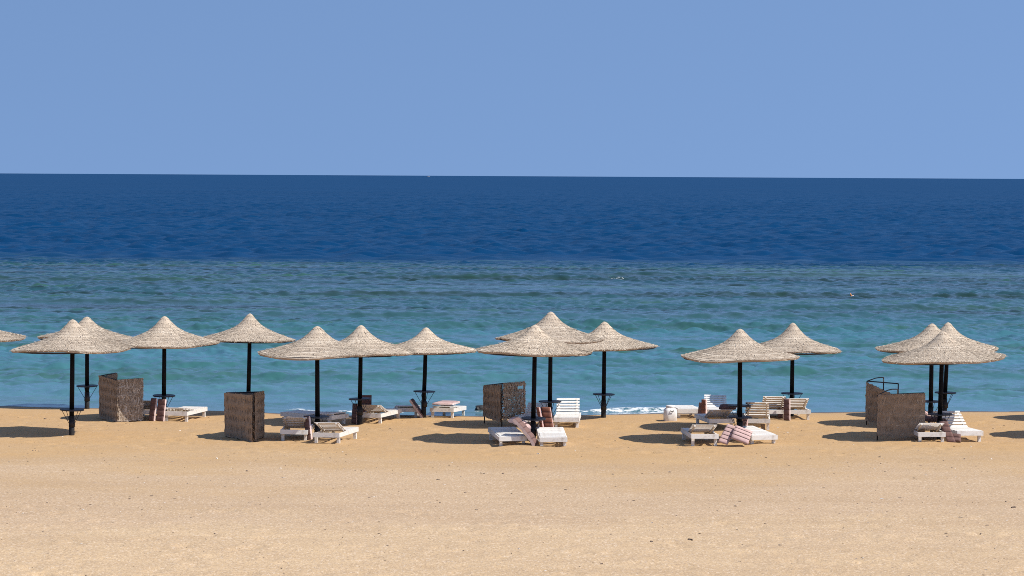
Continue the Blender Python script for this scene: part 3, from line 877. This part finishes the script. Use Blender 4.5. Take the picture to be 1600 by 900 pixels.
mattress('short folded mattress end lying beside the bright white lounger at right', (11.3, 64.69), 0.02, yw(0.20, -20), (0.02, 0.12, 0.20), M_BROWN, M_BROWN, 0.12, 2)
mattress('dark mattress lying flat behind the lounger that pokes out from the broad windbreak', (10.81, 66.2), 0.46, yw(0.58, -4), (0.0, 0.5, 0.02), M_BROWN, M_BROWN, 0.10)
mattress('pink edged mattress sloping out from behind the broad windbreak', (11.49, 68.88), 0.26, (0.05, 0.4, 0), (-0.30, 0, 0.26), M_MAUVE, M_PINK, 0.07)

# ------------------------------------------------------------------ small things
def plastic_can():
    p = (4.49, 71.44)
    root = thing('plastic_can', 'white plastic can with wide lid standing on the sand near the foam', 'can', g3(p, -0.02), R(12))
    m = MB(); n = 32
    secs = [(0.0, 0.165), (0.02, 0.178), (0.20, 0.182), (0.30, 0.178), (0.345, 0.160), (0.375, 0.120), (0.385, 0.105)]
    V = []
    for z, r in secs:
        for k in range(n):
            an = 2 * math.pi * k / n
            c_, s_ = math.cos(an), math.sin(an)
            e = 2.0 / 3.6
            V.append((r * math.copysign(abs(c_) ** e, c_), r * 0.92 * math.copysign(abs(s_) ** e, s_), z))
    Fc = [(i * n + k, i * n + (k + 1) % n, (i + 1) * n + (k + 1) % n, (i + 1) * n + k) for i in range(len(secs) - 1) for k in range(n)]
    Fc += [tuple(range(n)), tuple(range((len(secs) - 1) * n, len(secs) * n))]
    m.add(V, Fc, 0, True)
    link('body', m.mesh('body', [M_CAN]), root)
    m = MB(); m.tube([(0, 0, 0.38), (0, 0, 0.392), (0, 0, 0.44), (0, 0, 0.452)], [0.112, 0.122, 0.122, 0.112], 24)
    link('lid', m.mesh('lid', [M_CAN]), root)
    m = MB(); m.tube([(-0.05, -0.172, 0.315), (-0.04, -0.195, 0.30), (0.04, -0.195, 0.30), (0.05, -0.172, 0.315)], 0.012, 6)
    link('handle', m.mesh('handle', [M_SLEEVE]), root)
plastic_can()

def blob(name, label, cat, loc, size, m_, seed, group=None):
    r_ = np.random.RandomState(seed)
    import bmesh
    bm = bmesh.new(); bmesh.ops.create_icosphere(bm, subdivisions=3, radius=1.0)
    for v in bm.verts:
        k = 1 + 0.5 * float(fbm(np.array([v.co.x * 1.3 + v.co.z]), np.array([v.co.y * 1.3 - v.co.z * 0.7]), 3, seed)[0])
        v.co = Vector((v.co.x * size[0], v.co.y * size[1], v.co.z * size[2])) * k
    me = bpy.data.meshes.new(name); bm.to_mesh(me); bm.free(); me.materials.append(m_)
    o = link(name, me, None, loc)
    return tag(o, label, cat, group)
_p = (-0.92, 75.59)
blob('rock', 'dark wet rock in the shallows left of the two panel windbreak', 'rock', (_p[0], _p[1], SEA + 0.05), (0.20, 0.15, 0.14), M_ROCK, 4)

_p = (20.0, 149.14)
fl = thing('marker_float', 'small orange float bobbing far out on the water at right', 'buoy', (_p[0], _p[1], SEA + 0.05), 0.4)
m = MB(); m.tube([(-0.02, 0, -0.04), (-0.07, 0, 0.06), (-0.10, 0, 0.18)], [0.06, 0.05, 0.02], 10); link('body', m.mesh('body', [M_ORANGE]), fl)
m = MB(); m.tube([(-0.03, 0, 0.0), (0.06, 0, 0.01), (0.13, 0, 0.03)], [0.03, 0.035, 0.02], 10); link('arm', m.mesh('arm', [M_PINK]), fl)

_p = (-232.85, 7004.37)
bt = thing('motor_boat', 'tiny grey boat on the horizon left of centre', 'boat', (-265, 8000, SEA - 0.2), 0.3)
m = MB(); m.add([(-4, -1, 0), (4, -1, 0), (4, 1, 0), (-4, 1, 0), (-4.6, -1.2, 1.3), (5.6, -0.3, 1.8), (5.6, 0.3, 1.8), (-4.6, 1.2, 1.3)],
               [(0, 1, 2, 3), (4, 5, 6, 7), (0, 1, 5, 4), (1, 2, 6, 5), (2, 3, 7, 6), (3, 0, 4, 7)])
link('hull', m.mesh('hull', [M_HULL]), bt)
m = MB(); m.box((-0.5, 0, 2.3), (3.2, 1.6, 1.9)); link('cabin', m.mesh('cabin', [M_HULL]), bt)

# pebbles and scraps scattered on the dry sand
def pebbles():
    r_ = np.random.RandomState(12)
    n = 4200
    y = 38 + (r_.rand(n) ** 0.8) * 34
    x = r_.uniform(-1, 1, n) * (y * 0.215 + 1)
    keep = shore_line(x) - y > 1.2
    x, y = x[keep], y[keep]; n = len(x)
    z = sand_height(x, y)
    s_ = np.exp(r_.normal(-4.95, 0.45, n)); s_ = np.clip(s_, 0.004, 0.032)
    base = np.array([(-1, -1, 0), (1, -1, 0), (1, 1, 0), (-1, 1, 0), (-.7, -.6, .7), (.6, -.7, .7), (.7, .6, .7), (-.6, .7, .7)], float)
    fac = np.array([(0, 1, 5, 4), (1, 2, 6, 5), (2, 3, 7, 6), (3, 0, 4, 7), (4, 5, 6, 7)])
    el = r_.uniform(0.6, 2.2, n); ang = r_.rand(n) * 6.28
    P = base[None] * (1 + 0.3 * r_.randn(n, 8, 1)) * s_[:, None, None]
    P[:, :, 0] *= el[:, None]
    ca, sa = np.cos(ang)[:, None], np.sin(ang)[:, None]
    px, py = P[:, :, 0] * ca - P[:, :, 1] * sa, P[:, :, 0] * sa + P[:, :, 1] * ca
    V = np.stack([px + x[:, None], py + y[:, None], np.abs(P[:, :, 2]) + z[:, None] - 0.003], -1).reshape(-1, 3)
    Fq = (np.arange(n)[:, None, None] * 8 + fac[None]).reshape(-1, 4)
    me = mesh_np('pebbles', V, Fq)
    m_, t, b = mat('pebble')
    g = t.nodes.new('ShaderNodeNewGeometry')
    rr = ramp(t, [(0, (0.06, 0.04, 0.03)), (0.55, (0.16, 0.11, 0.08)), (0.82, (0.30, 0.23, 0.17)), (1.0, (0.72, 0.66, 0.58))])
    t.links.new(g.outputs['Random Per Island'], rr.inputs[0]); t.links.new(rr.outputs[0], b.inputs['Base Color'])
    b.inputs['Roughness'].default_value = 0.9
    me.materials.append(m_)
    o = link('pebbles', me); tag(o, 'small stones and scraps strewn over the dry sand', 'pebbles', None, 'stuff')
pebbles()
